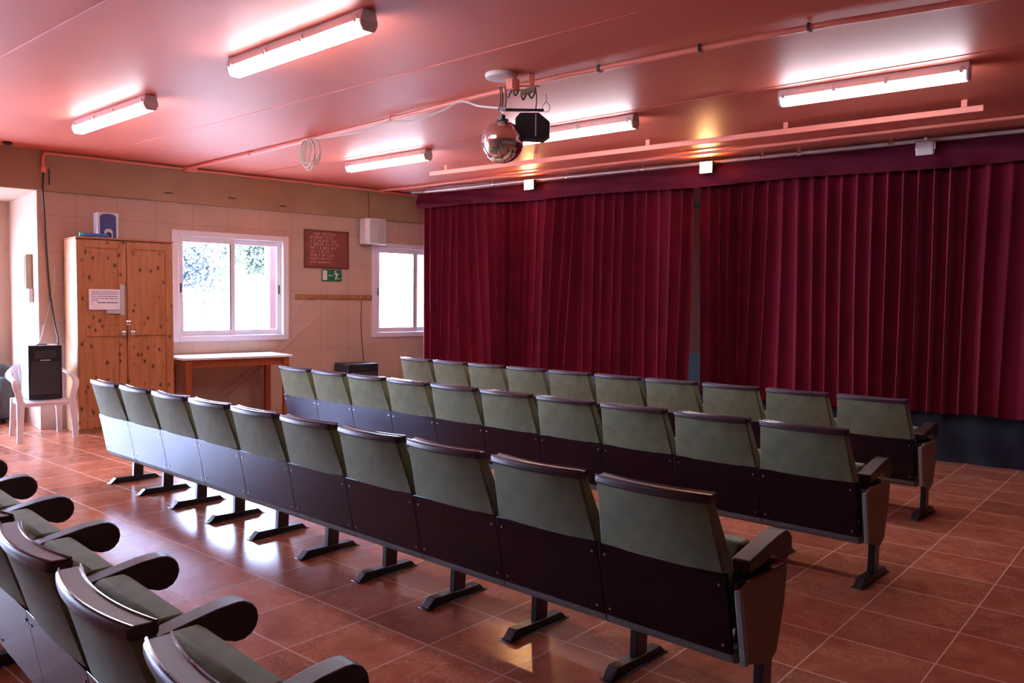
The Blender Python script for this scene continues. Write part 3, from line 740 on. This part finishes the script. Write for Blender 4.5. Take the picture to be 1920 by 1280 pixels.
hd = [(.058+.014*cos(2*pi*k/14), .056+.014*sin(2*pi*k/14)) for k in range(14)]
fg.prism(hd, .008, .0095, 'x')
fg.prism([(.056, .036), (.080, .040), (.092, -.004), (.074, -.012), (.064, .006)], .008, .0095, 'x')       # torso
fg.prism([(.060, .038), (.062, .024), (.040, .014), (.026, .020), (.028, .028), (.040, .026)], .008, .0095, 'x')  # forward arm
fg.prism([(.078, .040), (.100, .020), (.122, .024), (.122, .014), (.098, .008), (.076, .024)], .008, .0095, 'x')  # rear arm
fg.prism([(.074, -.004), (.052, -.020), (.056, -.062), (.070, -.062), (.068, -.026), (.090, -.008)], .008, .0095, 'x')  # forward leg
fg.prism([(.078, -.008), (.094, -.034), (.130, -.042), (.130, -.052), (.086, -.046), (.070, -.014)], .008, .0095, 'x')  # trailing leg
fg.build('running_figure', SIGN_WHITE, ex)
cr = thing('coat_rack', 'wooden peg rail on the wall between the windows', 'coat rack', W(3.83, .002, 1.565), AW)
RACK_M = pine_mat('rack_wood', (.30, .13, .05), (.40, .19, .08), (.12, .04, .02), knots=False)
PEG_M = mat('pale_peg_wood', (.52, .30, .17), .5, var=.1)
MB().box(0, .018, -.62, .62, -.035, .035).build('rail', RACK_M, cr, bevel=.004)
for k in range(9):
    MB().tube([(.015, -.53+.1325*k, -.012), (.075, -.53+.1325*k, .010)], [.010, .012], 8).build('peg', PEG_M, cr, smooth=True)
def wall_cord(pts, r, m, label, off=.010):
    o = MB().tube(spline([W(s, off+r, z) for s, z in pts], 5), r, 6).build('cord', m, smooth=True); return tag(o, label, 'cord', None)
wall_cord([(3.33, 1.525), (3.24, 1.35), (3.13, 1.12), (3.0, .95), (2.78, .74), (2.3, .40), (1.9, .12)], .006, CORD_PINK, 'wall coloured cord running from the peg rail down past the window corner')
wall_cord([(3.62, 1.32), (3.4, 1.15), (3.2, .98), (2.97, .80), (2.6, .52), (2.2, .22)], .006, CORD_PINK, 'wall coloured cord sloping across the wall to behind the table')
wall_cord([(4.27, 1.53), (4.26, 1.2), (4.28, .9), (4.31, .62)], .005, CORD_DARK, 'thin dark cord dropping from the peg rail to the black speaker')
ws = thing('wall_speaker', 'pale grey speaker mounted high on the wall above the second window', 'speaker', W(4.40, .048, 2.535), AW)
prf = [(0, -.185), (.15, -.185), (.19, -.13), (.205, 0), (.19, .13), (.15, .185), (0, .185)]
MB().prism([(p[0], p[1]) for p in prf], -.185, .185, 'z').build('shell', WHITE_PL, ws, bevel=.008)
prf = [(.158, -.172), (.196, -.12), (.209, 0), (.196, .12), (.158, .172)]
mb = MB().slab(lambda u, v: (*[(1-(u*4 % 1 if u < 1 else 1))*prf[min(int(u*4), 3)][i]+(u*4 % 1 if u < 1 else 1)*prf[min(int(u*4), 3)+1][i] for i in (0, 1)], -.170+.340*v),
               lambda u, v: (*[(1-(u*4 % 1 if u < 1 else 1))*prf[min(int(u*4), 3)][i]+(u*4 % 1 if u < 1 else 1)*prf[min(int(u*4), 3)+1][i]-(.012 if i == 0 else 0) for i in (0, 1)], -.170+.340*v), 16, 4)
mb.build('grille', GREY_PL, ws)
MB().box(-.046, 0, -.03, .03, -.06, .06).build('wall_bracket', LEG_M, ws)
wall_cord([(4.38, 2.74), (4.37, 2.95), (4.36, 3.13)], .005, CORD_DARK, 'dark cord rising from the wall speaker to the ceiling', .046)
fs = thing('floor_speaker', 'black speaker cabinet on the floor below the second window', 'speaker', W(4.03, .28), AW)
MB().box(-.2, .19, -.25, .25, .012, .62).build('cabinet', BLACK_PLASTIC, fs, bevel=.012)
MB().box(.19, .200, -.225, .225, .04, .50).build('grille', DARK_RUBBER, fs, bevel=.004)
MB().box(.1902, .204, -.09, .09, .535, .585).build('control_strip', LEG_M, fs, bevel=.003)
for sx in (-1, 1):
    for sy in (-1, 1): MB().lathe([(.018, 0), (.02, .013)], 10, (sx*.15, sy*.2, 0)).build('foot', DARK_RUBBER, fs)
for s, z in ((1.49, 2.835), (2.30, 2.845), (3.01, 2.80)):
    o = struct(MB().box(.0452, .049, s-.05, s+.05, z-.008, z+.008).build('trim_6', CORD_DARK, loc=WP, rotz=AW))
# cables near the cabinet
o = MB().tube(spline([W(.11, .07, 2.93), W(.10, .062, 2.72), W(.12, .03, 2.45), W(.13, .025, 2.17), W(.16, .03, 1.6), W(.19, .08, 1.25), W(.20, .2, 1.04), W(.16, .30, .95)], 6), .010, 8).build('cable', CORD_DARK, smooth=True)
tag(o, 'thick dark cable hanging down the wall beside the pine cabinet', 'cable')
o = MB().tube(spline([W(.22, .012, 1.88), W(.20, .012, 1.6), W(.11, .015, 1.25), W(.05, .10, 1.06), W(-.02, .22, .98)], 6), .006, 8).build('cable', CORD_WHITE, smooth=True)
tag(o, 'thin white cable hanging behind the speaker on the plastic chair', 'cable')
o = MB().tube(spline([W(.17, .055, 2.98), W(.17, .055, 2.85), W(.165, .055, 2.80)], 4), .006, 8).build('cable', CORD_DARK, smooth=True)
tag(o, 'short dark cable end hanging from the ceiling conduit corner', 'cable')
# smoke detector stub at the ceiling edge
o = MB().lathe([(.045, 0), (.05, -.02), (.03, -.035)], 20).build('ceiling_sensor', BLACK_PLASTIC, loc=(-9.82, 3.17, CEIL), smooth=True)
tag(o, 'small black sensor on the ceiling edge at far left', 'sensor')

# ------------------------------------------------------------------ porch: electrical box, sofa
AP = AW+R(-90)                         # faces -y' : local +x points out of the porch end wall
eb = thing('fuse_box', 'beige electrical box on the sunlit porch wall', 'electrical box', W(.05, -.40, 1.82), AP)
MB().box(0, .07, -.19, .12, -.20, .20).build('case', CARD_M, eb, bevel=.006)
MB().box(.0702, .078, -.17, .10, -.18, .18).build('cover', CARD_M, eb, bevel=.004)
for z in (-.08, .02): MB().box(.078, .081, -.05, .05, z-.006, z+.006).build('slot', CORD_DARK, eb)
sw = thing('switch_box', 'small white switch box below the beige electrical box', 'switch box', W(.05, -.38, 1.54), AP)
MB().box(0, .05, -.16, .14, -.08, .08).build('case', WHITE_PL, sw, bevel=.006)
MB().box(.0502, .053, -.15, .02, -.05, .03).build('label_plate', BLUE_M, sw)
sf = thing('sofa', 'charcoal sofa in the porch behind the plastic chair, cut by the frame', 'sofa', W(-.78, -1.12), AW)
MB().box(-.38, .36, -.55, .55, .05, .30).build('base', SOFA_M, sf, bevel=.02)
MB().box(-.38, -.16, -.55, .55, .30, .72).build('backrest', SOFA_M, sf, bevel=.05, segs=4)
for s in (-1, 1): MB().box(-.38, .37, min(s*.55, s*.71), max(s*.55, s*.71), .05, .56).build('armrest', SOFA_M, sf, bevel=.04, segs=4)
MB().box(-.16, .37, -.545, .545, .30, .43).build('seat_cushion', SOFA_M, sf, bevel=.035, segs=4)
for x in (-.32, .31):
    for y in (-.6, .6): MB().lathe([(.02, 0), (.025, .05)], 10, (x, y, 0)).build('foot', LEG_M, sf)
bg_ = MB().slab(lambda u, v: ((u-.5)*.34, (v-.5)*.26, .0), lambda u, v: ((u-.5)*.30, (v-.5)*.22, .02+.13*sin(pi*u)**.5*sin(pi*v)**.5), 10, 10).build('cushion', BLACK_PLASTIC, loc=W(-.15, -1.0, .562), rotz=AW, smooth=True)
tag(bg_, 'black cushion lying on the sofa arm in the porch', 'cushion')

# ------------------------------------------------------------------ white plastic chair with a loudspeaker
pc = thing('plastic_chair', 'white plastic armchair holding a black loudspeaker, left of the pine cabinet', 'chair', W(-.045, .52), AW)
def seat_s(u, v):
    x = -.23+.50*v; hwid = .225+.02*v; y = (2*u-1)*hwid
    return (x, y, .425-.012*sin(pi*u)*sin(pi*v)-.022*max(0, v-.85)/.15)
MB().slab(lambda u, v: (seat_s(u, v)[0], seat_s(u, v)[1], seat_s(u, v)[2]-.012), seat_s, 12, 12).box(.235, .262, -.235, .235, .365, .408).box(-.22, -.20, -.215, .215, .37, .415).box(-.2, .235, -.235, -.222, .37, .413).box(-.2, .235, .222, .235, .37, .413).build('seat', WHITE_PL, pc, bevel=.004, smooth=True)
for s in (-1, 1):
    MB().tube([(.305, s*.265, 0), (.285, s*.255, .2), (.262, s*.245, .42)], [.024, .027, .034], 10, flat=(1.25, .8)).build('leg', WHITE_PL, pc, smooth=True)
    MB().tube([(-.285, s*.235, 0), (-.25, s*.225, .22), (-.215, s*.215, .42)], [.022, .026, .034], 10, flat=(1.25, .8)).build('leg', WHITE_PL, pc, smooth=True)
    MB().tube(spline([(.255, s*.245, .41), (.262, s*.262, .50), (.262, s*.285, .58), (.225, s*.288, .635), (.12, s*.296, .655), (-.03, s*.293, .675), (-.18, s*.268, .70), (-.285, s*.215, .735)], 6), .027, 10, flat=(1.2, .62)).build('armrest', WHITE_PL, pc, smooth=True)
def bk(u, v):
    a = (2*u-1); hwid = .205+.015*v
    return (-.215-.085*v-.035*(1-a*a)*(.3+.7*v), a*hwid, .40+.40*v-.035*a*a*v)
bm_ = MB()
for k in range(7):
    u0 = k/7+.012; u1 = (k+1)/7-.012
    bm_.slab(lambda u, v: bk(u0+(u1-u0)*u, v*.86), lambda u, v: (bk(u0+(u1-u0)*u, v*.86)[0]-.009, *bk(u0+(u1-u0)*u, v*.86)[1:]), 2, 8)
bm_.slab(lambda u, v: bk(u, .84+.16*v), lambda u, v: (bk(u, .84+.16*v)[0]-.016, *bk(u, .84+.16*v)[1:]), 14, 3)
bm_.build('backrest', WHITE_PL, pc, smooth=True)
ls = thing('loudspeaker', 'black loudspeaker with daylight painted into its pale sides standing on the white plastic chair', 'loudspeaker', W(-.035, .50, .430), AW)
MB().box(-.18, .17, -.158, .158, .0, .575).build('cabinet', GREY_PL, ls, bevel=.006)  # body grey instead of black: daylight glare on the side put into the colour
MB().box(.1702, .196, -.160, .160, -.0, .577).build('front_baffle', BLACK_PLASTIC, ls, bevel=.006)
MB().box(.1962, .204, -.140, .140, .05, .40).build('grille', DARK_RUBBER, ls, bevel=.004)
MB().prism([(-.11, .44), (.11, .44), (.09, .52), (-.09, .52)], .1962, .2, 'x').build('horn', DARK_RUBBER, ls, bevel=.002)
MB().box(.1962, .200, -.05, .05, .415, .425).build('badge', SILVER_PL, ls)
MB().box(-.06, .06, -.05, .05, .577, .585).build('top_handle', BLACK_PLASTIC, ls, bevel=.003)

# ------------------------------------------------------------------ outside the windows
struct(MB().box(-40, -.2, -20, 40, -.3, -.05).build('ground_outside', TERRACE_M, loc=WP, rotz=AW))
ww = [(4.02, -.05), (4.02, 1.85), (4.25, 1.95), (4.50, 1.99), (4.66, 1.95), (4.77, 1.78), (4.83, 1.50), (4.85, 1.2), (4.85, -.05)]
o = MB().prism(ww, -4.2, -4.0, 'x').build('garden_wall', WHITEWASH_M, loc=WP, rotz=AW, bevel=.02)
tag(o, 'sunlit white garden wall with rounded top seen through the first window', 'wall')
o = MB().box(-1.4, -1.2, 3.40, 3.60, -.05, 2.75).build('porch_post', PLUM_M, loc=WP, rotz=AW, bevel=.01)
tag(o, 'plum painted post just outside the right pane of the first window', 'post')
fn = thing('garden_railing', 'thin garden railing seen low through the left pane', 'railing', WP, AW)
for z in (.55, .95, 1.42): MB().box(-8.02, -7.98, 2.0, 9.0, z-.022, z+.022).build('rail', LEG_M, fn)
for k in range(15): MB().box(-8.03, -7.97, 2.0+.5*k-.02, 2.0+.5*k+.02, -.05, 1.45).build('post', LEG_M, fn)
def tree(s, off, h, r, n, m, label, seed, rz=1.0):
    t = thing('tree', label, 'tree', W(s, off, -.05), AW, 'trees in the garden')
    rg = random.Random(seed)
    MB().tube(spline([(0, 0, 0), (.05, .03, h*.3), (-.03, .06, h*.6), (.02, 0, h*.85)]), [.16]*8+[.12]*8+[.06]*9, 8).build('trunk', BARK_M, t, smooth=True)
    mb = MB(); blobs = [(rg.gauss(0, r*.45), rg.gauss(0, r*.45), h*.72+rg.gauss(0, r*.42*rz), rg.uniform(.3, .55)*r) for _ in range(16)]
    for i in range(n):
        bx, by, bz, br = blobs[i % len(blobs)]
        d = Vector((rg.gauss(0, 1), rg.gauss(0, 1), rg.gauss(0, 1))).normalized()*br*rg.uniform(.55, 1)
        p = Vector((bx, by, bz))+d; a = Vector((rg.gauss(0, 1), rg.gauss(0, 1), rg.gauss(0, 1))).normalized()
        b = a.cross(Vector((rg.gauss(0, 1), rg.gauss(0, 1), rg.gauss(0, 1)))).normalized(); l = rg.uniform(.05, .11)
        mb.add([p-a*l, p+b*l*.45, p+a*l, p-b*l*.45], [(0, 1, 2, 3)])
    mb.build('foliage', m, t)
tree(7.3, -15, 3.5, 1.35, 5200, LEAF2_M, 'blue green tree low in the left pane of the first window', 5)
tree(7.35, -10.5, 3.75, .95, 3600, LEAF_M, 'dark leafy tree at the top of the right pane of the first window', 9)
